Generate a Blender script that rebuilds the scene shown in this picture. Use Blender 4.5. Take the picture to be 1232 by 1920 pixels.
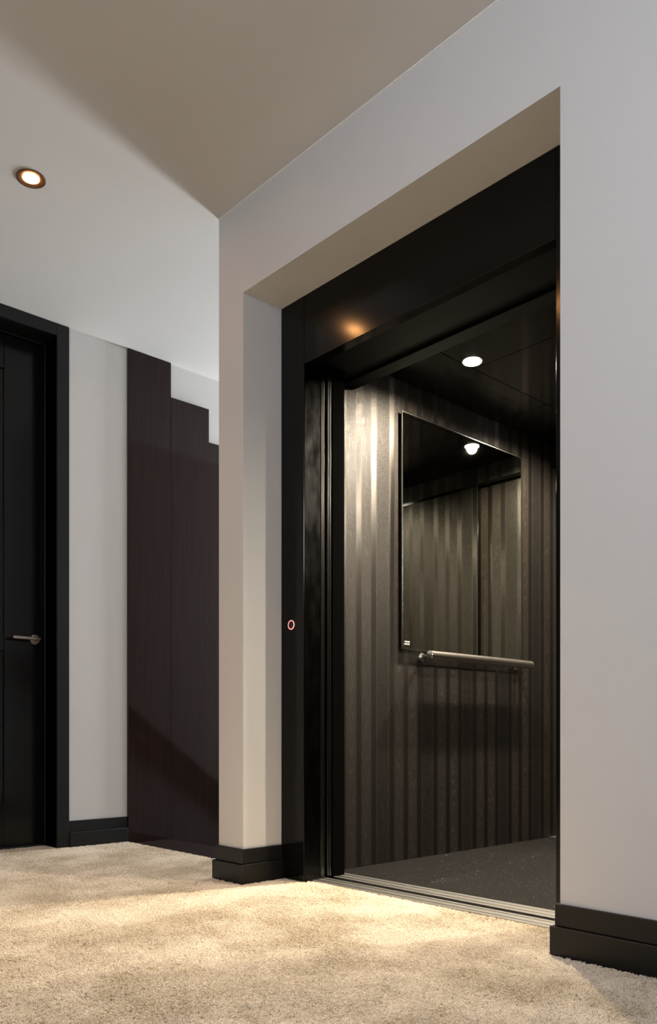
import bpy, bmesh, math, random
from mathutils import Vector, Matrix

for o in list(bpy.data.objects):
    bpy.data.objects.remove(o)
C = bpy.context.scene.collection
SC = bpy.context.scene
PI = math.pi

# ------------------------------------------------------------------ camera
cam_d = bpy.data.cameras.new('camera')
cam = bpy.data.objects.new('camera', cam_d)
C.objects.link(cam)
cam.location = (0, 0, 0.60)
cam.rotation_euler = (PI / 2, 0, 0.8233)
cam_d.sensor_fit = 'HORIZONTAL'
cam_d.sensor_width = 36.0
cam_d.lens = 1541.7 / 1232 * 36.0
cam_d.shift_x = -1.0 / 1232
cam_d.shift_y = 413.3 / 1232
cam_d.clip_start = 0.02
SC.camera = cam

# ------------------------------------------------------------------ world, exposure, large lights
w = bpy.data.worlds.new('world')
SC.world = w
w.use_nodes = True
w.node_tree.nodes['Background'].inputs[0].default_value = (0.6, 0.7, 0.9, 1)
w.node_tree.nodes['Background'].inputs[1].default_value = 0.02
SC.view_settings.view_transform = 'Standard'
SC.view_settings.look = 'None'
SC.view_settings.gamma = 1.0
SC.view_settings.exposure = 0.0
SC.view_settings.use_curve_mapping = False


def area(name, loc, target, sx, sy, power, col):
    d = bpy.data.lights.new(name, 'AREA')
    d.shape = 'RECTANGLE'
    d.size, d.size_y = sx, sy
    d.energy = power
    d.color = col
    o = bpy.data.objects.new(name, d)
    C.objects.link(o)
    o.location = loc
    o.rotation_euler = (Vector(target) - Vector(loc)).to_track_quat('-Z', 'Y').to_euler()
    return o


# added soft fill above and behind the camera, brightening the lift wall
area('hall_fill_light', (0.08, -0.72, 2.30), (-0.60, 1.9, 1.60), 0.8, 0.6, 44, (0.90, 0.97, 1.10))
# daylight that comes up the stairwell
area('stairwell_window_light', (-3.80, 5.9, 1.45), (-3.3, 1.5, 1.0), 0.55, 2.4, 262, (0.91, 0.98, 1.04))

# ------------------------------------------------------------------ dimensions
XL, YW, H = -4.101, 1.979, 2.724        # left wall, lift wall, ceiling height
XC, XR, XQ = -2.805, -2.639, -1.211     # free end of the lift wall, recess sides
YF, ZR = 2.175, 2.356                   # lift frame plane, recess soffit
XI, XJ = -2.495, -1.346                 # clear opening
ZH = 2.083                              # underside of the frame header
YS = 2.272                              # edge of carpet at the stair
XCAB, XCABR, YB, ZC = -2.60, -0.80, 4.16, 2.25


# ------------------------------------------------------------------ mesh helpers
def bm_new():
    return bmesh.new()


def bx(bm, x0, x1, y0, y1, z0, z1, bev=0.0, seg=2):
    v = [bm.verts.new(p) for p in ((x0, y0, z0), (x1, y0, z0), (x1, y1, z0), (x0, y1, z0),
                                   (x0, y0, z1), (x1, y0, z1), (x1, y1, z1), (x0, y1, z1))]
    fs = [bm.faces.new([v[i] for i in f]) for f in
          ((0, 3, 2, 1), (4, 5, 6, 7), (0, 1, 5, 4), (1, 2, 6, 5), (2, 3, 7, 6), (3, 0, 4, 7))]
    if bev > 0:
        es = list({e for f in fs for e in f.edges})
        bmesh.ops.bevel(bm, geom=es, offset=bev, segments=seg, profile=0.5, affect='EDGES')
    return bm


def box(x0, x1, y0, y1, z0, z1, bev=0.0, seg=2):
    return bx(bm_new(), x0, x1, y0, y1, z0, z1, bev, seg)


def tube(bm, p0, p1, r, n=20, cap=True, r1=None):
    p0, p1 = Vector(p0), Vector(p1)
    d = (p1 - p0)
    q = d.to_track_quat('Z', 'Y').to_matrix().to_4x4()
    m = Matrix.Translation((p0 + p1) / 2) @ q
    bmesh.ops.create_cone(bm, cap_ends=cap, segments=n, radius1=r, radius2=r if r1 is None else r1,
                          depth=d.length, matrix=m)
    return bm


def lathe(prof, n=40, mat=None):
    """prof: list of (r, z); revolve about Z."""
    bm = bm_new()
    rings = []
    for r, z in prof:
        if r < 1e-6:
            rings.append([bm.verts.new((0, 0, z))])
        else:
            rings.append([bm.verts.new((r * math.cos(2 * PI * k / n), r * math.sin(2 * PI * k / n), z)) for k in range(n)])
    for a, b in zip(rings, rings[1:]):
        for k in range(n):
            k2 = (k + 1) % n
            if len(a) == 1 and len(b) == 1:
                continue
            if len(a) == 1:
                bm.faces.new((a[0], b[k2], b[k]))
            elif len(b) == 1:
                bm.faces.new((a[k], a[k2], b[0]))
            else:
                bm.faces.new((a[k], a[k2], b[k2], b[k]))
    if mat is not None:
        bmesh.ops.transform(bm, matrix=mat, verts=bm.verts)
    bmesh.ops.recalc_face_normals(bm, faces=bm.faces)
    return bm


def obj(name, bm, m, parent=None, smooth=False, uv=None, label=None):
    me = bpy.data.meshes.new(name)
    if uv:
        lay = bm.loops.layers.uv.new('UVMap')
        i = {'y': 1, 'x': 0}[uv]
        for f in bm.faces:
            for l in f.loops:
                l[lay].uv = (l.vert.co[i], l.vert.co.z)
    bm.to_mesh(me)
    bm.free()
    if smooth:
        for p in me.polygons:
            p.use_smooth = True
        try:
            me.set_sharp_from_angle(angle=math.radians(40))
        except Exception:
            pass
    o = bpy.data.objects.new(name, me)
    me.materials.append(m)
    C.objects.link(o)
    if parent:
        o.parent = parent
        o.matrix_parent_inverse = Matrix.Translation(parent.location).inverted()
    if label:
        o['label'] = label
    return o


def empty(name, loc, label=None, cat=None, group=None, kind=None):
    o = bpy.data.objects.new(name, None)
    o.empty_display_size = 0.05
    o.location = loc
    C.objects.link(o)
    if label: o['label'] = label
    if cat: o['category'] = cat
    if group: o['group'] = group
    if kind: o['kind'] = kind
    return o


def tag(o, label, cat, group=None, kind=None):
    o['label'] = label
    o['category'] = cat
    if group: o['group'] = group
    if kind: o['kind'] = kind
    return o


def struct(name, bm, m, parent=None):
    o = obj(name, bm, m, parent)
    if not parent:
        o['kind'] = 'structure'
    return o


# ------------------------------------------------------------------ materials
def mat(name, col, rough=0.5, metal=0.0, emit=None, estr=0.0, spec=0.5, coat=0.0):
    m = bpy.data.materials.new(name)
    m.use_nodes = True
    b = m.node_tree.nodes['Principled BSDF']
    b.inputs['Base Color'].default_value = (*col, 1)
    b.inputs['Roughness'].default_value = rough
    b.inputs['Metallic'].default_value = metal
    b.inputs['Specular IOR Level'].default_value = spec
    b.inputs['Coat Weight'].default_value = coat
    if emit:
        b.inputs['Emission Color'].default_value = (*emit, 1)
        b.inputs['Emission Strength'].default_value = estr
    return m


class NT:
    def __init__(s, m):
        s.t = m.node_tree
        s.b = s.t.nodes['Principled BSDF']

    def n(s, typ, **kw):
        x = s.t.nodes.new(typ)
        for k, v in kw.items():
            setattr(x, k, v)
        return x

    def l(s, a, b):
        s.t.links.new(a, b)

    def val(s, sock, v):
        if isinstance(v, (int, float)):
            sock.default_value = v
        else:
            s.l(v, sock)

    def math(s, op, a, b=0.0, c=None):
        x = s.n('ShaderNodeMath', operation=op)
        s.val(x.inputs[0], a)
        s.val(x.inputs[1], b)
        if c is not None:
            s.val(x.inputs[2], c)
        return x.outputs[0]

    def mix(s, f, a, b):
        x = s.n('ShaderNodeMix', data_type='RGBA')
        s.val(x.inputs[0], f)
        for sock, v in ((x.inputs[6], a), (x.inputs[7], b)):
            if isinstance(v, tuple):
                sock.default_value = (*v, 1)
            else:
                s.l(v, sock)
        return x.outputs[2]

    def coords(s, kind='Object', scale=(1, 1, 1)):
        tc = s.n('ShaderNodeTexCoord')
        mp = s.n('ShaderNodeMapping')
        mp.inputs['Scale'].default_value = scale
        s.l(tc.outputs[kind], mp.inputs[0])
        return mp.outputs[0]

    def noise(s, vec, scale, detail=3, rough=0.5):
        x = s.n('ShaderNodeTexNoise')
        x.inputs['Scale'].default_value = scale
        x.inputs['Detail'].default_value = detail
        x.inputs['Roughness'].default_value = rough
        s.l(vec, x.inputs['Vector'])
        return x.outputs['Fac']

    def ramp(s, f, stops, interp='LINEAR'):
        x = s.n('ShaderNodeValToRGB')
        x.color_ramp.interpolation = interp
        e = x.color_ramp.elements
        while len(e) < len(stops):
            e.new(0.5)
        for i, (p, c) in enumerate(stops):
            e[i].position = p
            e[i].color = (c, c, c, 1) if isinstance(c, (int, float)) else (*c, 1)
        s.l(f, x.inputs[0])
        return x.outputs[0]

    def bump(s, h, strength, dist):
        x = s.n('ShaderNodeBump')
        x.inputs['Strength'].default_value = strength
        x.inputs['Distance'].default_value = dist
        s.l(h, x.inputs['Height'])
        s.l(x.outputs[0], s.b.inputs['Normal'])


def plaster(name, col):
    m = mat(name, col, 0.75, spec=0.25)
    t = NT(m)
    v = t.coords()
    t.l(t.mix(t.noise(v, 1.3, 2), tuple(c * 0.97 for c in col), tuple(min(1, c * 1.02) for c in col)), t.b.inputs['Base Color'])
    t.bump(t.noise(v, 260, 3), 0.05, 0.002)
    return m


M = {}
M['wall'] = plaster('wall_paint', (0.63, 0.622, 0.608))
M['hall_far'] = plaster('low_bounce_wall_paint', (0.20, 0.18, 0.165))  # unseen walls, coloured dark to lessen bounced light
M['shaft_wall'] = plaster('grey_brown_wall_paint', (0.34, 0.31, 0.285))
M['ceiling'] = plaster('ceiling_paint', (0.63, 0.618, 0.60))


def lacquer(name, col, rough, orange=0.02, spec=0.5):
    m = mat(name, col, rough, spec=spec)
    t = NT(m)
    v = t.coords()
    t.bump(t.noise(v, 300, 2), orange, 0.001)
    return m


M['black_trim'] = lacquer('black_satin_trim', (0.0062, 0.0062, 0.0064), 0.40, 0.02, 0.35)
M['black_door'] = lacquer('black_door_lacquer', (0.0042, 0.0042, 0.0045), 0.18, 0.02, 0.28)
M['frame_black'] = lacquer('black_powder_coat', (0.0034, 0.0033, 0.0030), 0.135, 0.02, 0.20)
M['gloss_black'] = lacquer('gloss_black_ceiling', (0.004, 0.004, 0.004), 0.12, 0.01)
M['flat_black'] = mat('flat_black', (0.0028, 0.0028, 0.0027), 1.0, spec=0.0)
M['matt_black'] = mat('matt_black', (0.0025, 0.0025, 0.0025), 0.7, spec=0.08)


def brushed(name, col, rough, sc=(40, 40, 1), amt=1.0):
    m = mat(name, col, rough, 1.0)
    t = NT(m)
    v = t.coords('Object', sc)
    n = t.noise(v, 12, 4)
    t.l(t.math('MULTIPLY_ADD', n, 0.18 * amt, rough - 0.06 * amt), t.b.inputs['Roughness'])
    t.bump(n, 0.04 * amt, 0.001)
    return m


M['steel'] = brushed('brushed_steel', (0.36, 0.34, 0.31), 0.27, (40, 1, 40), 0.08)
M['rail_steel'] = mat('satin_steel', (0.58, 0.55, 0.51), 0.24, 1.0)
M['handle'] = brushed('satin_nickel', (0.42, 0.37, 0.32), 0.32)


def smudged():
    m = mat('dark_polished_metal', (0.030, 0.0295, 0.0285), 0.2, 1.0)
    t = NT(m)
    v = t.coords('Object', (9, 9, 4))
    n = t.noise(v, 2.4, 4, 0.6)
    t.l(t.ramp(n, ((0.30, 0.15), (0.70, 0.27))), t.b.inputs['Roughness'])
    t.l(t.mix(t.noise(t.coords('Object', (60, 60, 2)), 3.0, 3), (0.026, 0.0255, 0.0245), (0.046, 0.045, 0.043)), t.b.inputs['Base Color'])
    return m


M['dark_steel'] = smudged()
M['edge_steel'] = brushed('door_edge_metal', (0.15, 0.145, 0.14), 0.20, (40, 40, 1), 0.2)
M['aluminium'] = brushed('sill_aluminium', (0.36, 0.35, 0.33), 0.36, (2, 60, 60), 0.5)
M['groove'] = mat('sill_groove', (0.03, 0.03, 0.03), 0.5, 0.6)
M['mirror'] = mat('mirror_glass', (0.62, 0.63, 0.56), 0.012, 1.0)
M['mirror_edge'] = mat('mirror_edge', (0.40, 0.41, 0.38), 0.22, 1.0)
M['clear'] = mat('clear_clip', (0.30, 0.31, 0.28), 0.15, 0.0)


def wood():
    m = mat('dark_stained_wood', (0.02, 0.013, 0.011), 0.075, spec=0.24)
    t = NT(m)
    v = t.coords('Object', (6, 26, 0.9))
    n = t.noise(v, 3.2, 6, 0.62)
    f = t.ramp(n, ((0.30, 0.0), (0.72, 1.0)))
    t.l(t.mix(f, (0.0130, 0.0074, 0.0062), (0.0235, 0.0130, 0.0110)), t.b.inputs['Base Color'])
    t.bump(n, 0.04, 0.001)
    return m


M['wood'] = wood()
M['tread'] = wood()
M['tread'].name = 'dark_wood_tread'
M['tread'].node_tree.nodes['Principled BSDF'].inputs['Roughness'].default_value = 0.35


def carpet_mat():
    m = mat('beige_carpet', (0.4, 0.3, 0.2), 0.95, spec=0.1)
    t = NT(m)
    g = t.n('ShaderNodeNewGeometry')
    p = g.outputs['Position']
    big = t.noise(p, 3.4, 5, 0.62)
    fine = t.noise(p, 150, 2)
    f = t.ramp(big, ((0.38, 0.0), (0.62, 1.0)))
    col = t.mix(f, (0.48, 0.38, 0.24), (0.82, 0.715, 0.57))
    f2 = t.ramp(fine, ((0.3, 0.0), (0.7, 1.0)))
    col = t.mix(t.math('MULTIPLY', f2, 0.55), col, (0.86, 0.785, 0.67))
    t.l(col, t.b.inputs['Base Color'])
    t.b.inputs['Sheen Weight'].default_value = 0.15
    return m


M['carpet'] = carpet_mat()


def cab_floor():
    m = mat('speckled_rubber', (0.03, 0.028, 0.026), 0.55, spec=0.04)
    t = NT(m)
    v = t.coords()
    n = t.noise(v, 220, 3)
    vo = t.n('ShaderNodeTexVoronoi')
    vo.inputs['Scale'].default_value = 130
    t.l(v, vo.inputs['Vector'])
    sp = t.ramp(vo.outputs['Distance'], ((0.0, 1.0), (0.16, 1.0), (0.2, 0.0), (1.0, 0.0)))
    vc = t.n('ShaderNodeSeparateColor')
    t.l(vo.outputs['Color'], vc.inputs[0])
    sel = t.math('GREATER_THAN', vc.outputs[0], 0.86)
    col = t.mix(n, (0.002, 0.0019, 0.0018), (0.014, 0.013, 0.0122))
    t.l(t.mix(t.math('MULTIPLY', sp, sel), col, (0.30, 0.275, 0.25)), t.b.inputs['Base Color'])
    t.bump(n, 0.25, 0.002)
    return m


M['cab_floor'] = cab_floor()


def wallpaper():
    """snakeskin-embossed metallic paper: shiny chevron stripes between scaled stripes"""
    m = mat('snakeskin_wallpaper', (0.1, 0.1, 0.1), 0.4)
    t = NT(m)
    uvn = t.n('ShaderNodeUVMap')
    sep = t.n('ShaderNodeSeparateXYZ')
    t.l(uvn.outputs[0], sep.inputs[0])
    u, z = sep.outputs[0], sep.outputs[1]
    per = 0.313
    f = t.math('FRACT', t.math('MULTIPLY', t.math('ADD', u, -2.494 + 0.016 + per * 20), 1 / per))
    e = 0.016
    stops = []
    for a, b in ((0.0, 0.036), (0.096, 0.132), (0.192, 0.228)):
        a, b = a / per, b / per
        stops += [(max(a - e * 0.5, 0), 0.0 if a > 0 else 1.0), (a + e * 0.5, 1.0), (b - e, 1.0), (b + e, 0.0)]
    band = t.ramp(f, stops)
    # middle of the two wide-scale stripes, where the large blotches run
    mid = t.ramp(f, ((0.13, 0.0), (0.19, 1.0), (0.22, 1.0), (0.28, 0.0), (0.43, 0.0), (0.49, 1.0), (0.53, 1.0), (0.59, 0.0)))
    wide = t.ramp(f, ((0.68, 1.0), (0.76, 0.0), (0.94, 0.0), (1.0, 1.0)))
    # chevron lines
    tri = t.math('PINGPONG', u, 0.004)
    zz = t.math('SINE', t.math('MULTIPLY', t.math('ADD', z, tri), 2 * PI / 0.0048))
    zz01 = t.math('MULTIPLY_ADD', zz, 0.5, 0.5)

    def vec(sx, sz):
        c = t.n('ShaderNodeCombineXYZ')
        t.l(t.math('MULTIPLY', u, sx), c.inputs[0])
        t.l(t.math('MULTIPLY', z, sz), c.inputs[1])
        return c.outputs[0]

    vo = t.n('ShaderNodeTexVoronoi', feature='DISTANCE_TO_EDGE')
    vo.inputs['Scale'].default_value = 1.0
    t.l(vec(270, 230), vo.inputs['Vector'])
    cell = t.ramp(vo.outputs['Distance'], ((0.03, 0.0), (0.22, 1.0)))
    bv = t.n('ShaderNodeTexVoronoi', feature='SMOOTH_F1')
    bv.inputs['Scale'].default_value = 1.0
    bv.inputs['Smoothness'].default_value = 0.3
    bc = t.n('ShaderNodeCombineXYZ')
    t.l(t.math('MULTIPLY_ADD', z, 11.0, t.math('MULTIPLY', u, 64.0)), bc.inputs[0])
    t.l(t.math('MULTIPLY', z, 24.0), bc.inputs[1])
    t.l(bc.outputs[0], bv.inputs['Vector'])
    blot = t.math('MULTIPLY', t.ramp(bv.outputs['Distance'], ((0.28, 1.0), (0.40, 0.0))), mid)
    n = t.noise(vec(260, 260), 1.0, 2)
    scale_h = t.math('MAXIMUM', t.math('MULTIPLY', cell, n), blot)
    sc_col = t.mix(t.math('MULTIPLY', cell, t.math('MULTIPLY_ADD', n, 0.7, 0.3)), (0.006, 0.005, 0.0042), (0.050, 0.040, 0.033))
    sc_col = t.mix(t.math('MULTIPLY', blot, 0.28), sc_col, (0.060, 0.050, 0.042))
    wide_dark = t.mix(t.math('MULTIPLY', cell, n), (0.005, 0.0044, 0.0038), (0.076, 0.066, 0.057))
    sc_col = t.mix(t.math('SUBTRACT', 1.0, wide), sc_col, wide_dark)
    bd_col = t.mix(zz01, (0.004, 0.0036, 0.0032), (0.086, 0.079, 0.071))
    t.l(t.mix(band, sc_col, bd_col), t.b.inputs['Base Color'])
    t.l(t.math('MAXIMUM', t.math('MULTIPLY_ADD', band, 0.67, 0.25), t.math('MULTIPLY_ADD', wide, -0.35, 0.60)), t.b.inputs['Metallic'])
    t.b.inputs['Specular IOR Level'].default_value = 0.22
    t.l(t.math('MULTIPLY_ADD', band, -0.16, 0.48), t.b.inputs['Roughness'])
    hgt = t.n('ShaderNodeMix', data_type='FLOAT')
    t.l(band, hgt.inputs[0])
    t.l(scale_h, hgt.inputs[2])
    t.l(zz01, hgt.inputs[3])
    t.bump(hgt.outputs[0], 0.35, 0.0015)
    tg = t.n('ShaderNodeTangent', direction_type='UV_MAP')
    t.l(tg.outputs[0], t.b.inputs['Tangent'])
    t.b.inputs['Anisotropic'].default_value = 0.75
    t.b.inputs['Anisotropic Rotation'].default_value = 0.25
    return m


M['paper'] = wallpaper()
M['ring'] = mat('red_lit_ring', (0.5, 0.1, 0.1), 0.4, emit=(1.0, 0.28, 0.25), estr=1.8)
M['numeral'] = mat('grey_print', (0.20, 0.19, 0.19), 0.5)
M['lamp_warm'] = mat('lit_lens_warm', (1, 0.9, 0.7), 0.4, emit=(1.0, 0.45, 0.15), estr=190.0)
M['lamp_white'] = mat('lit_lens_white', (1, 1, 1), 0.4, emit=(1.0, 0.93, 0.82), estr=40.0)
M['bronze'] = mat('bronze_ring', (0.15, 0.082, 0.040), 0.5, 0.5)
M['chrome'] = mat('chrome', (0.7, 0.7, 0.68), 0.12, 1.0)

# ------------------------------------------------------------------ the setting
XE, YE = 2.6, -2.6                      # far right and rear of the hall
struct('floor', bx(box(XL - 0.25, XE, YE, YS - 0.004, -0.22, -0.012), XC + 0.12, XE, YS - 0.004, 2.205, -0.22, -0.012), M['carpet'])
struct('ceiling', box(XL - 0.25, XE + 0.1, YE - 0.1, 6.3, H, H + 0.12), M['ceiling'])

bm = box(XL - 0.25, XL, YE, 0.93, -0.2, H)
bx(bm, XL - 0.25, XL, 0.93, 1.865, 2.672, H)
bx(bm, XL - 0.25, XL, 1.865, 6.2, -3.2, H)
struct('wall_left', bm, M['wall'])

bm = box(XC, XR, YW, 2.262, -0.02, H)
bx(bm, XR, XQ, YW, YF, ZR, H)
bx(bm, XQ, XE, YW, 2.262, -0.02, H)
struct('wall_back', bm, M['wall'])
struct('wall_shaft', box(XC, XC + 0.12, 2.262, 6.2, -3.2, H), M['shaft_wall'])
struct('wall_stair_end', box(XL, XC, 6.1, 6.2, -3.2, H), M['hall_far'])
struct('wall_right', box(XE, XE + 0.1, YE, 2.262, -0.2, H), M['hall_far'])
struct('wall_front', box(XL - 0.25, XE + 0.1, YE - 0.1, YE, -0.2, H), M['hall_far'])


struct('trim_1', box(XC, XE, YW - 0.0025, YW, H - 0.004, H - 0.0003), mat('white_caulk', (0.85, 0.84, 0.82), 0.6))


# skirting: a deep lower tier with a slimmer upper tier
def skirt(bm, x0, x1, y0, y1, nx, ny, e0=0, e1=0):
    """box run on a wall; nx, ny is the outward direction; both tiers."""
    for z0, z1, d in ((-0.0116, 0.075, 0.021), (0.075, 0.135, 0.011)):
        xa, xb, ya, yb = x0, x1, y0, y1
        if ny: ya, yb = (y0 - d, y0) if ny < 0 else (y0, y0 + d)
        if nx: xa, xb = (x0 - d, x0) if nx < 0 else (x0, x0 + d)
        if ny: xa, xb = x0 - e0 * d, x1 + e1 * d
        if nx: ya, yb = y0 - e0 * d, y1 + e1 * d
        bx(bm, xa, xb, ya, yb, z0, z1, 0.0022, 1)
    return bm


def sk(name, *runs):
    bm = bm_new()
    for r in runs:
        skirt(bm, *r)
    return struct(name, bm, M['black_trim'])


sk('baseboard_pier', (XC, XR, YW, YW, 0, -1, 1, 1), (XR, XR, YW, YF, 1, 0, 0, 0), (XC, XC, YW, YS, -1, 0, 0, 0))
sk('baseboard_back', (XQ, XE, YW, YW, 0, -1, 1, 0), (XQ, XQ, YW, YF, -1, 0, 0, 0))
sk('baseboard_left', (XL, XL, 1.934, YS, 1, 0, 0, 0))
sk('baseboard_front', (XL, XE, YE, YE, 0, 1, 0, 0))
sk('baseboard_right', (XE, XE, YE, YW, -1, 0, 0, 0))

# door in the left wall
d1 = empty('door_1', (XL, 1.40, 0), kind='structure')
d1['label'] = 'black lacquered panelled door set deep in a black frame'
YJ, YJ0, ZD = 1.865, 0.94, 2.660
bm = box(XL, XL + 0.014, YJ, 1.932, 0, H - 0.001, 0.0015, 1)
obj('casing', bm, M['black_trim'], d1)
obj('casing', box(XL, XL + 0.014, YJ0 - 0.067, YJ0, 0, H - 0.001, 0.0015, 1), M['black_trim'], d1)
obj('casing_head', box(XL, XL + 0.014, YJ0 + 0.0005, YJ - 0.0005, ZD, H - 0.001, 0.0015, 1), M['black_trim'], d1)
obj('jamb', box(XL - 0.19, XL, YJ - 0.0, YJ + 0.018, 0, ZD + 0.018), M['black_trim'], d1)
obj('jamb', box(XL - 0.19, XL, YJ0 - 0.018, YJ0, 0, ZD + 0.018), M['black_trim'], d1)
for a_ in ((YJ - 0.009, YJ - 0.0003, 0, ZD - 0.0005), (YJ0 + 0.0003, YJ0 + 0.009, 0, ZD - 0.0005), (YJ0 + 0.0095, YJ - 0.0095, ZD - 0.009, ZD - 0.0005)):
    obj('door_stop', box(XL - 0.132, XL - 0.118, *a_, 0.002, 2), M['black_trim'], d1)
obj('jamb_head', box(XL - 0.19, XL, YJ0, YJ, ZD, ZD + 0.018), M['black_trim'], d1)
XD = XL - 0.142
leaf = obj('door_leaf', box(XD - 0.045, XD - 0.009, YJ0 + 0.005, YJ - 0.006, 0.006, ZD - 0.005), M['black_door'], d1)
# stiles and rails stand proud of the inset panels
for nm, a in (('stile', (YJ - 0.214, YJ - 0.006, 0.006, ZD - 0.005)), ('stile', (YJ0 + 0.005, YJ0 + 0.213, 0.006, ZD - 0.005)),
              ('rail', (YJ0 + 0.214, YJ - 0.215, 0.006, 0.237)), ('rail', (YJ0 + 0.214, YJ - 0.215, 1.02, 1.10)),
              ('rail', (YJ0 + 0.214, YJ - 0.215, 2.475, ZD - 0.005))):
    obj(nm, box(XD - 0.009, XD, a[0], a[1], a[2], a[3], 0.0015, 1), M['black_door'], d1)
obj('inset_panel', box(XD - 0.009, XD - 0.003, YJ0 + 0.22, YJ - 0.221, 0.243, 1.014, 0.001, 1), M['black_door'], d1)
obj('inset_panel', box(XD - 0.009, XD - 0.003, YJ0 + 0.22, YJ - 0.221, 1.106, 2.469, 0.001, 1), M['black_door'], d1)
hy, hz = 1.812, 1.090
bm = lathe([(0.0, 0.0), (0.026, 0.0), (0.026, 0.006), (0.024, 0.008), (0.0, 0.008)], 40,
           Matrix.Translation((XD, hy, hz)) @ Matrix.Rotation(PI / 2, 4, 'Y'))
handle = obj('door_handle', bm, M['handle'], d1, True, label='satin metal lever handle on a round rose')
bm = bm_new()
tube(bm, (XD + 0.006, hy, hz), (XD + 0.050, hy, hz), 0.0085, 20)
bx(bm, XD + 0.043, XD + 0.056, hy - 0.135, hy + 0.012, hz - 0.008, hz + 0.008, 0.005, 3)
obj('lever', bm, M['handle'], handle, True)
bm = lathe([(0.0, 0.0), (0.004, 0.0), (0.004, 0.001), (0.0, 0.0015)], 12,
           Matrix.Translation((XD + 0.008, hy - 0.012, hz + 0.018)) @ Matrix.Rotation(PI / 2, 4, 'Y'))
obj('screw', bm, M['chrome'], handle, True)

# ------------------------------------------------------------------ stairs, wall cladding, handrail
RUN, RISE, NST = 0.2625, 0.195, 12
st = empty('staircase', (-3.45, YS, -0.01), 'dark wooden stair flight going down behind the pier beyond the carpet edge', 'stairs')
for k in range(NST):
    y0 = YS if k == 0 else 2.55 + RUN * (k - 1)
    y1 = 2.55 + RUN * k
    zt = -0.012 - RISE * k
    obj('tread', box(XL + 0.019, XC - 0.001, y0, y1 + (0.012 if k else 0.0), zt - 0.035, zt, 0.003, 1), M['tread'], st)
    obj('riser', box(XL + 0.019, XC - 0.001, y1 - 0.016, y1 - 0.001, zt - RISE + 0.001, zt - 0.036), M['tread'], st)

cl = empty('wall_cladding', (XL + 0.009, YS, 0), 'glossy dark brown wood cladding whose tall boards step down along the stairs', 'cladding')
y = 2.2745
for k in range(10):
    y1 = 2.548 + RUN * k
    gap = 0.0025 if k < 2 else 0.007
    xo = (0.0, -0.0015, -0.005)[min(k, 2)]
    zt = H - 0.002 - RISE * k - (0.0 if k else 0.0)
    obj('panel', box(XL + 0.0005, XL + 0.018 + xo, y, y1 - gap * 0.5, -RISE * (k + 1) - 0.1, zt, 0.0006 if k == 0 else 0.0003, 1), M['wood'], cl)
    y = y1 + gap * 0.5

# board handrail on the shaft side (seen mirrored in the cladding)
hr = empty('stair_handrail', (XC - 0.05, 2.4, 1.16), 'black board handrail sloping down the stair side of the pier', 'handrail')
bm = bm_new()
p0, p1 = Vector((XC - 0.055, 2.42, 1.13)), Vector((XC - 0.055, 5.6, 1.13 - 3.18 * 0.745))
v = []
for p in (p0, p1):
    for dx, dz in ((-0.02, -0.055), (0.02, -0.055), (0.02, 0.055), (-0.02, 0.055)):
        v.append(bm.verts.new((p.x + dx, p.y, p.z + dz)))
for f in ((0, 1, 2, 3), (7, 6, 5, 4), (0, 4, 5, 1), (1, 5, 6, 2), (2, 6, 7, 3), (3, 7, 4, 0)):
    bm.faces.new([v[i] for i in f])
bmesh.ops.recalc_face_normals(bm, faces=bm.faces)
obj('rail', bm, M['matt_black'], hr)
for t_ in (0.08, 0.36, 0.64, 0.92):
    p = p0.lerp(p1, t_)
    obj('bracket', tube(bm_new(), (p.x + 0.018, p.y, p.z), (XC, p.y, p.z), 0.009, 12), M['matt_black'], hr)

# ------------------------------------------------------------------ lift landing frame
fr = empty('lift_door_frame', (-1.92, YF + 0.02, 0), 'black metal frame lining the recess around the open lift entrance', 'door frame')
obj('post', box(XR + 0.0005, XI, YF, YF + 0.087, 0, ZR, 0.0015, 1), M['frame_black'], fr)
obj('post', box(XJ, XQ - 0.0005, YF, YF + 0.087, 0, ZR, 0.0015, 1), M['frame_black'], fr)
obj('header', box(XI + 0.0006, XJ - 0.0006, YF + 0.001, YF + 0.045, ZH, ZR, 0.0015, 1), M['frame_black'], fr)
obj('lining', box(XI - 0.0006, XI + 0.0012, YF + 0.004, YF + 0.0865, 0.004, ZH + 0.03), M['dark_steel'], fr,
    label='dark brushed metal lining on the inner side of the left post')
obj('header_soffit', box(XI + 0.002, XJ - 0.001, YF + 0.046, YF + 0.25, 2.118, 2.30), M['matt_black'], fr)

# landing door leaves, slid away behind the left post: only their edges show
ld = empty('lift_outer_door', (-2.55, 2.277, 0), 'outer sliding lift door slid open behind the left post with shiny edge', 'lift door')
obj('leaf', box(XR + 0.004, XI - 0.004, 2.266, 2.289, 0.004, 2.112), M['frame_black'], ld)
obj('edge_strip', box(XI - 0.004, XI, 2.267, 2.288, 0.006, 2.110, 0.002, 2), M['edge_steel'], ld, label='bright metal edge of the leaf')
cd = empty('lift_inner_door', (-2.55, 2.312, 0), 'inner sliding lift door slid open beside the patterned wall with folded metal edge', 'lift door')
obj('leaf', box(XR + 0.004, XI - 0.004, 2.303, 2.325, 0.004, 2.112), M['frame_black'], cd)
obj('edge_strip', box(XI - 0.004, XI + 0.001, 2.303, 2.3125, 0.006, 2.110, 0.002, 2), M['edge_steel'], cd, label='bright metal edge of the leaf')
obj('edge_strip', box(XI - 0.004, XI + 0.001, 2.3145, 2.3245, 0.006, 2.110, 0.002, 2), M['edge_steel'], cd, label='bright metal edge of the leaf')


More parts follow.
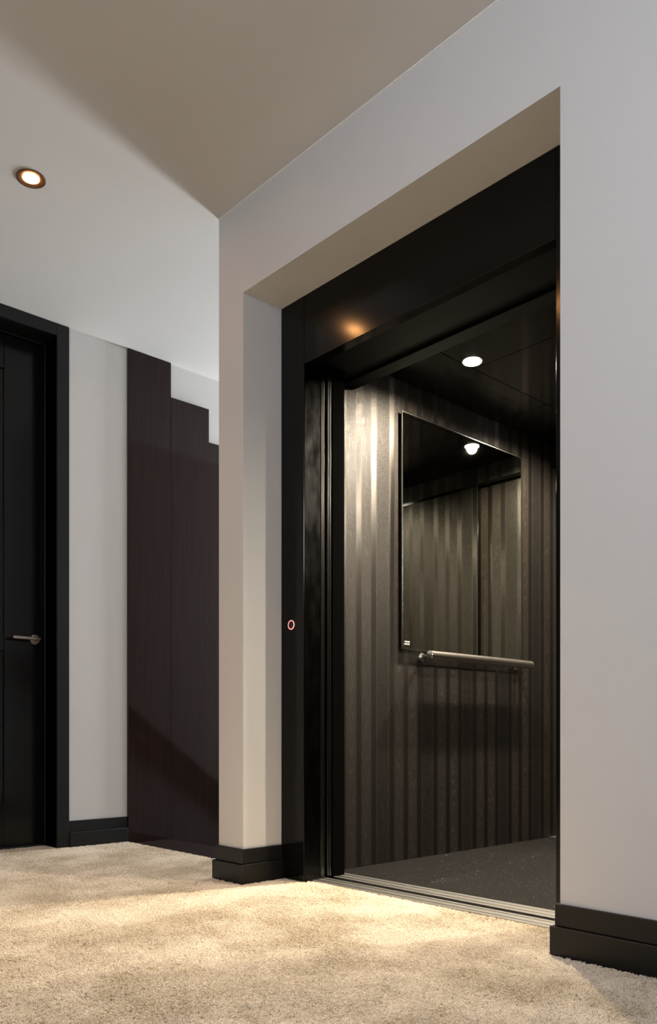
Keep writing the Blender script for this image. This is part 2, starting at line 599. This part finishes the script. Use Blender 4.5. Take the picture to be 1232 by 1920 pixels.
# sills: ribbed extrusions with running grooves
def sill(name, y0, y1, label, ribs, x0, x1):
    s = empty(name, ((x0 + x1) / 2, y0, -0.012), label, 'door sill')
    obj('base', box(x0, x1, y0, y1, -0.03, -0.008), M['groove'], s)
    for a, b in ribs:
        obj('rib', box(x0, x1, y0 + a, y0 + b, -0.008, 0.001, 0.0012, 1), M['aluminium'], s)
    return s


sill('landing_sill', 2.216, 2.308, 'ribbed metal door sill along the carpet edge, nearer of the two', ((0.0, 0.020), (0.028, 0.060), (0.068, 0.086)), XR + 0.012, XQ - 0.012)
sill('lift_car_sill', 2.334, 2.438, 'ribbed metal sill along the dark speckled lift floor, farther of the two', ((0.004, 0.026), (0.034, 0.070), (0.078, 0.102)), XCAB + 0.002, XCABR - 0.002)

# ------------------------------------------------------------------ lift car
car = empty('lift_car', (-1.9, 3.3, 0), 'lift car lined in taupe snakeskin wallpaper with black gloss ceiling', 'lift')
bm = bm_new()
NX, NY = 150, 40
gv = [[None] * (NY + 1) for _ in range(NX + 1)]
for i in range(NX + 1):
    for j in range(NY + 1):
        px, py = XCAB + (XCABR - XCAB) * i / NX, 2.4385 + (YB - 0.03 - 2.4385) * j / NY
        dd = px - (-2.13 - 0.09 * (py - 2.55)) + 0.015 * math.sin(py * 4.0)   # soft crease across the mat
        gv[i][j] = bm.verts.new((px, py, -0.001 + 0.014 * math.exp(-(dd / 0.028) ** 2) * min(1, j / 3) * min(1, (px - XCAB) / 0.15)))
for i in range(NX):
    for j in range(NY):
        bm.faces.new((gv[i][j], gv[i + 1][j], gv[i + 1][j + 1], gv[i][j + 1]))
bx(bm, XCAB, XCABR, 2.4385, YB, -0.03, -0.002)
obj('car_floor', bm, M['cab_floor'], car, True, label='dark speckled lift floor')
obj('side_wall', box(XCAB - 0.02, XCAB, 2.335, YB + 0.06, -0.03, ZC + 0.06), M['paper'], car, uv='y', label='snakeskin wallpapered left side wall')
obj('side_wall', box(XCABR, XCABR + 0.02, 2.335, YB + 0.06, -0.03, ZC + 0.06), M['paper'], car, uv='y', label='snakeskin wallpapered right side wall')
obj('door_return', box(XCAB + 0.0005, XI, 2.334, 2.402, 0.002, 2.112, 0.0015, 1), M['flat_black'], car)
obj('door_return', box(XJ, XCABR - 0.0005, 2.334, 2.402, 0.002, 2.112, 0.0015, 1), M['flat_black'], car)
obj('transom', box(XCAB + 0.0005, XCABR - 0.0005, 2.485, 2.558, 2.118, ZC - 0.0005, 0.0015, 1), M['matt_black'], car)
obj('door_header', box(XCAB + 0.0005, XCABR - 0.0005, 2.43, 2.484, 2.13, ZC - 0.0005), M['matt_black'], car)
# rear wall of papered sliding leaves under a papered over-panel
obj('over_panel', box(XCAB, XCABR, YB, YB + 0.03, 2.150, ZC + 0.06), M['paper'], car, uv='x')
XM = -2.03
rl = obj('rear_leaf', box(XM, XCABR, YB + 0.004, YB + 0.03, 0.003, 2.132), M['paper'], car, uv='x')
obj('rear_leaf', box(XCAB, XM, YB + 0.032, YB + 0.058, 0.003, 2.132), M['paper'], car, uv='x')
obj('rear_rail', box(XCAB + 0.0005, XCABR - 0.0005, YB + 0.0005, YB + 0.031, 2.133, 2.1495), M['frame_black'], car)
obj('rear_rail', box(XCAB + 0.0005, XM, YB + 0.032, YB + 0.059, 2.1325, 2.16), M['frame_black'], car)
obj('rear_edge', box(XM - 0.004, XM - 0.0002, YB + 0.004, YB + 0.031, 0.003, 2.132), M['frame_black'], car)
obj('rear_sill', box(XCAB + 0.0005, XCABR - 0.0005, YB - 0.03, YB + 0.058, 0.0, 0.0025), M['aluminium'], car)
# ceiling of gloss black panels with open joints
xs = (XCAB + 0.0005, -2.2905, -1.11, XCABR - 0.0005)
ys = (2.559, 3.019, 3.62, YB - 0.0005)
for i in range(3):
    for j in range(3):
        obj('ceiling_panel', box(xs[i] + 0.002, xs[i + 1] - 0.002, ys[j] + 0.002, ys[j + 1] - 0.002, ZC, ZC + 0.014, 0.0012, 1), M['gloss_black'], car)
obj('car_roof', box(XCAB - 0.02, XCABR + 0.02, 2.43, YB + 0.06, ZC + 0.061, ZC + 0.08), M['matt_black'], car)

# lift car lamps
for i, (lx, ly, lab) in enumerate(((-2.25, 2.955, 'glaring white ceiling lamp in the lift, nearer the entrance'),
                                   (-2.24, 3.83, 'white lift ceiling lamp at the rear, seen glaring in the mirror'),
                                   (-1.15, 2.955, 'lift ceiling lamp by the right wall near the entrance, hidden by the wall'),
                                   (-1.16, 3.83, 'lift ceiling lamp by the right wall at the rear, hidden by the wall'))):
    lp = empty('lift_lamp', (lx, ly, ZC), lab, 'ceiling lamp', 'lift ceiling lamps')
    obj('trim_ring', lathe([(0.041, -0.0008), (0.049, -0.0015), (0.050, -0.0004), (0.041, -0.0002)], 40, Matrix.Translation((lx, ly, ZC))), M['chrome'], lp, True)
    obj('lens', lathe([(0.041, -0.001), (0.039, -0.004), (0.030, -0.0075), (0.015, -0.0095), (0.0, -0.010)], 40, Matrix.Translation((lx, ly, ZC))), M['lamp_white'], lp, True)
    d = bpy.data.lights.new('lift_lamp_beam', 'SPOT')
    d.energy = (590, 310, 250, 160)[i]
    d.color = (1.0, 0.88, 0.69)
    d.spot_size = math.radians(166)
    d.spot_blend = 1.0
    d.shadow_soft_size = 0.028
    s = bpy.data.objects.new('lift_lamp_beam', d)
    C.objects.link(s)
    s.parent = lp
    s.location = (0, 0, -0.014)

# mirror on the left side wall of the car
my0, my1, mz0, mz1 = 2.856, 3.824, 0.990, 2.101
mi = empty('mirror', (XCAB, (my0 + my1) / 2, mz0), 'tall frameless mirror with polished edge on the patterned lift wall', 'mirror')
obj('glass', box(XCAB + 0.016, XCAB + 0.0205, my0 + 0.004, my1 - 0.004, mz0 + 0.004, mz1 - 0.004), M['mirror'], mi)
bm = bm_new()
for a in ((my0, my0 + 0.004, mz0, mz1), (my1 - 0.004, my1, mz0, mz1), (my0 + 0.004, my1 - 0.004, mz0, mz0 + 0.004), (my0 + 0.004, my1 - 0.004, mz1 - 0.004, mz1)):
    bx(bm, XCAB + 0.0145, XCAB + 0.0200, *a)
obj('polished_edge', bm, M['mirror_edge'], mi)
obj('backing', box(XCAB + 0.0005, XCAB + 0.0142, my0 + 0.012, my1 - 0.012, mz0 + 0.012, mz1 - 0.012), M['matt_black'], mi)
bm = box(XCAB + 0.0207, XCAB + 0.0230, my0 + 0.016, my0 + 0.052, mz0 + 0.031, mz0 + 0.038, 0.001, 1)
bx(bm, XCAB + 0.0207, XCAB + 0.0235, my0 + 0.012, my0 + 0.050, mz0 + 0.020, mz0 + 0.027, 0.001, 1)
obj('corner_clip', bm, M['clear'], mi, label='small pale clip at the lower corner')

# handrail below it
hz, hx = 0.966, XCAB + 0.075
rl = empty('lift_handrail', (XCAB, 3.4, hz), 'round brushed steel handrail fixed under the lift mirror', 'handrail')
bm = tube(bm_new(), (hx, 2.985, hz), (hx, 3.835, hz), 0.0212, 32)
bmesh.ops.bevel(bm, geom=[e for e in bm.edges if len(e.link_faces) == 2 and any(len(f.verts) > 4 for f in e.link_faces)],
                offset=0.003, segments=2, affect='EDGES')
obj('bar', bm, M['rail_steel'], rl, True)
for yb in (3.015, 3.79):
    b_ = obj('bracket', tube(bm_new(), (XCAB + 0.005, yb, hz - 0.004), (hx - 0.015, yb, hz - 0.004), 0.011, 20), M['rail_steel'], rl, True)
    obj('wall_plate', tube(bm_new(), (XCAB + 0.0005, yb, hz - 0.004), (XCAB + 0.005, yb, hz - 0.004), 0.022, 24), M['rail_steel'], b_, True)

# ------------------------------------------------------------------ call button on the left post
bxc, bzc = -2.573, 1.040
cb = empty('call_button', (bxc, YF, bzc), 'round lift call button with glowing red ring on the black post', 'button')
T = Matrix.Translation((bxc, YF - 0.0002, bzc)) @ Matrix.Rotation(PI / 2, 4, 'X')
obj('button_face', lathe([(0.0, 0.0022), (0.0150, 0.0022), (0.0156, 0.0016), (0.0156, 0.0)], 40, T), M['frame_black'], cb, True)
obj('lit_ring', lathe([(0.0158, 0.0), (0.0158, 0.0024), (0.0165, 0.0030), (0.0186, 0.0030), (0.0193, 0.0024), (0.0193, 0.0)], 48, T), M['ring'], cb, True, label='glowing pinkish red ring')
fc = bpy.data.curves.new('numeral', 'FONT')
fc.body = '2'
fc.size = 0.0165
fc.extrude = 0.0002
fc.align_x = 'CENTER'
fc.align_y = 'CENTER'
to = bpy.data.objects.new('numeral_text', fc)
C.objects.link(to)
dg = bpy.context.evaluated_depsgraph_get()
me = bpy.data.meshes.new_from_object(to.evaluated_get(dg))
bpy.data.objects.remove(to)
bpy.data.curves.remove(fc)
me.transform(Matrix.Translation((bxc, YF - 0.0026, bzc + 0.0025)) @ Matrix.Rotation(PI / 2, 4, 'X'))
me.name = 'numeral'
me.materials.clear()
me.materials.append(M['numeral'])
no = bpy.data.objects.new('numeral', me)
C.objects.link(no)
no.parent = cb
no.matrix_parent_inverse = Matrix.Translation(cb.location).inverted()
bm = bm_new()
yy = YF - 0.0028
a = [bm.verts.new(p) for p in ((bxc - 0.0035, yy, bzc - 0.0065), (bxc + 0.0035, yy, bzc - 0.0065), (bxc, yy, bzc - 0.0115))]
b = [bm.verts.new((q.co.x, yy + 0.0004, q.co.z)) for q in a]
bm.faces.new(a); bm.faces.new(b[::-1])
for i in range(3):
    bm.faces.new((a[i], b[i], b[(i + 1) % 3], a[(i + 1) % 3]))
bmesh.ops.recalc_face_normals(bm, faces=bm.faces)
obj('arrow', bm, M['numeral'], cb)

# ------------------------------------------------------------------ hall downlights
for dx, dy, lab, est, pw in ((-3.087, 1.304, 'round bronze recessed downlight glowing warm in the hall ceiling above the black door', 190.0, 26),
                             (-2.20, 0.72, 'added second bronze downlight, out of view, warming the carpet nearer the camera', 190.0, 50)):  # this second one is added to warm the foreground carpet
    dl = empty('downlight', (dx, dy, H), lab, 'downlight', 'hall downlights')
    T = Matrix.Translation((dx, dy, H))
    obj('ring', lathe([(0.030, -0.0008), (0.0515, -0.0062), (0.0535, -0.0058), (0.0540, -0.0046), (0.054, -0.0002), (0.030, -0.0002)], 48, T), M['bronze'], dl, True)
    obj('lens', lathe([(0.0298, -0.0004), (0.0296, -0.0028), (0.015, -0.0044), (0.0, -0.0048)], 40, T), M['lamp_warm'], dl, True)
    d = bpy.data.lights.new('downlight_beam', 'SPOT')
    d.energy = pw
    d.color = (1.0, 0.60, 0.31)
    d.spot_size = math.radians(92)
    d.spot_blend = 0.9
    d.shadow_soft_size = 0.02
    s = bpy.data.objects.new('downlight_beam', d)
    C.objects.link(s)
    s.parent = dl
    s.location = (0, 0, -0.012)

# ------------------------------------------------------------------ carpet pile
bm = bm_new()


def quad(bm, x0, x1, y0, y1, z):
    bm.faces.new([bm.verts.new(p) for p in ((x0, y0, z), (x1, y0, z), (x1, y1, z), (x0, y1, z))])


zp = -0.0115
quad(bm, XL + 0.004, XC - 0.026, 0.55, YS - 0.003, zp)
quad(bm, XC - 0.026, XE * 0 - 0.30, 0.45, YW - 0.024, zp)
quad(bm, XR + 0.024, XQ - 0.024, YW - 0.024, YF - 0.002, zp)
quad(bm, XI + 0.002, XJ - 0.002, YF - 0.002, 2.212, zp)
quad(bm, XD - 0.0, XL + 0.004, YJ0 + 0.02, YJ - 0.003, zp)
cp = obj('carpet', bm, M['carpet'])
tag(cp, 'deep beige plush carpet covering the hall floor', 'carpet', kind='stuff')

ng = bpy.data.node_groups.new('pile', 'GeometryNodeTree')
ng.interface.new_socket('Geometry', in_out='INPUT', socket_type='NodeSocketGeometry')
ng.interface.new_socket('Geometry', in_out='OUTPUT', socket_type='NodeSocketGeometry')
N = ng.nodes
L = ng.links.new
gi, go = N.new('NodeGroupInput'), N.new('NodeGroupOutput')
dist = N.new('GeometryNodeDistributePointsOnFaces')
dist.inputs['Density'].default_value = 62000
L(gi.outputs[0], dist.inputs['Mesh'])
cone = N.new('GeometryNodeJoinGeometry')            # a tuft: four short rounded yarn ends
for k in range(4):
    ico = N.new('GeometryNodeMeshIcoSphere')
    ico.inputs['Radius'].default_value = 0.0018
    ico.inputs['Subdivisions'].default_value = 1
    tr = N.new('GeometryNodeTransform')
    an = k * PI / 2 + 0.4
    tr.inputs['Translation'].default_value = (0.0024 * math.cos(an), 0.0024 * math.sin(an), (0.0, 0.0022, -0.0012, 0.001)[k])
    tr.inputs['Rotation'].default_value = (0.6 * math.sin(k * 2.1), 0.6 * math.cos(k * 1.7), k)
    tr.inputs['Scale'].default_value = ((0.75, 1.1, 1.9), (0.9, 0.8, 1.6), (0.7, 1.0, 2.0), (1.0, 0.8, 1.5))[k]
    L(ico.outputs['Mesh'], tr.inputs['Geometry'])
    L(tr.outputs[0], cone.inputs[0])
iop = N.new('GeometryNodeInstanceOnPoints')
sm = N.new('GeometryNodeSetMaterial')
sm.inputs['Material'].default_value = M['carpet']
L(cone.outputs[0], sm.inputs['Geometry'])
L(sm.outputs[0], iop.inputs['Instance'])
rv = N.new('FunctionNodeRandomValue')
rv.data_type = 'FLOAT_VECTOR'
rv.inputs[0].default_value = (-0.5, -0.5, -3.1)
rv.inputs[1].default_value = (0.5, 0.5, 3.1)
L(rv.outputs[0], iop.inputs['Rotation'])
rs = N.new('FunctionNodeRandomValue')
rs.data_type = 'FLOAT_VECTOR'
rs.inputs[0].default_value = (0.8, 0.8, 0.8)
rs.inputs[1].default_value = (1.2, 1.2, 1.2)
rs.inputs['Seed'].default_value = 5
L(rs.outputs[0], iop.inputs['Scale'])
off = N.new('GeometryNodeSetPosition')
ro = N.new('FunctionNodeRandomValue')
ro.data_type = 'FLOAT_VECTOR'
ro.inputs[0].default_value = (0, 0, 0.002)
ro.inputs[1].default_value = (0, 0, 0.0075)
ro.inputs['Seed'].default_value = 9
L(dist.outputs['Points'], off.inputs['Geometry'])
L(ro.outputs[0], off.inputs['Offset'])
L(off.outputs[0], iop.inputs['Points'])
join = N.new('GeometryNodeJoinGeometry')
L(iop.outputs[0], join.inputs[0])
L(gi.outputs[0], join.inputs[0])
L(join.outputs[0], go.inputs[0])
md = cp.modifiers.new('pile', 'NODES')
md.node_group = ng
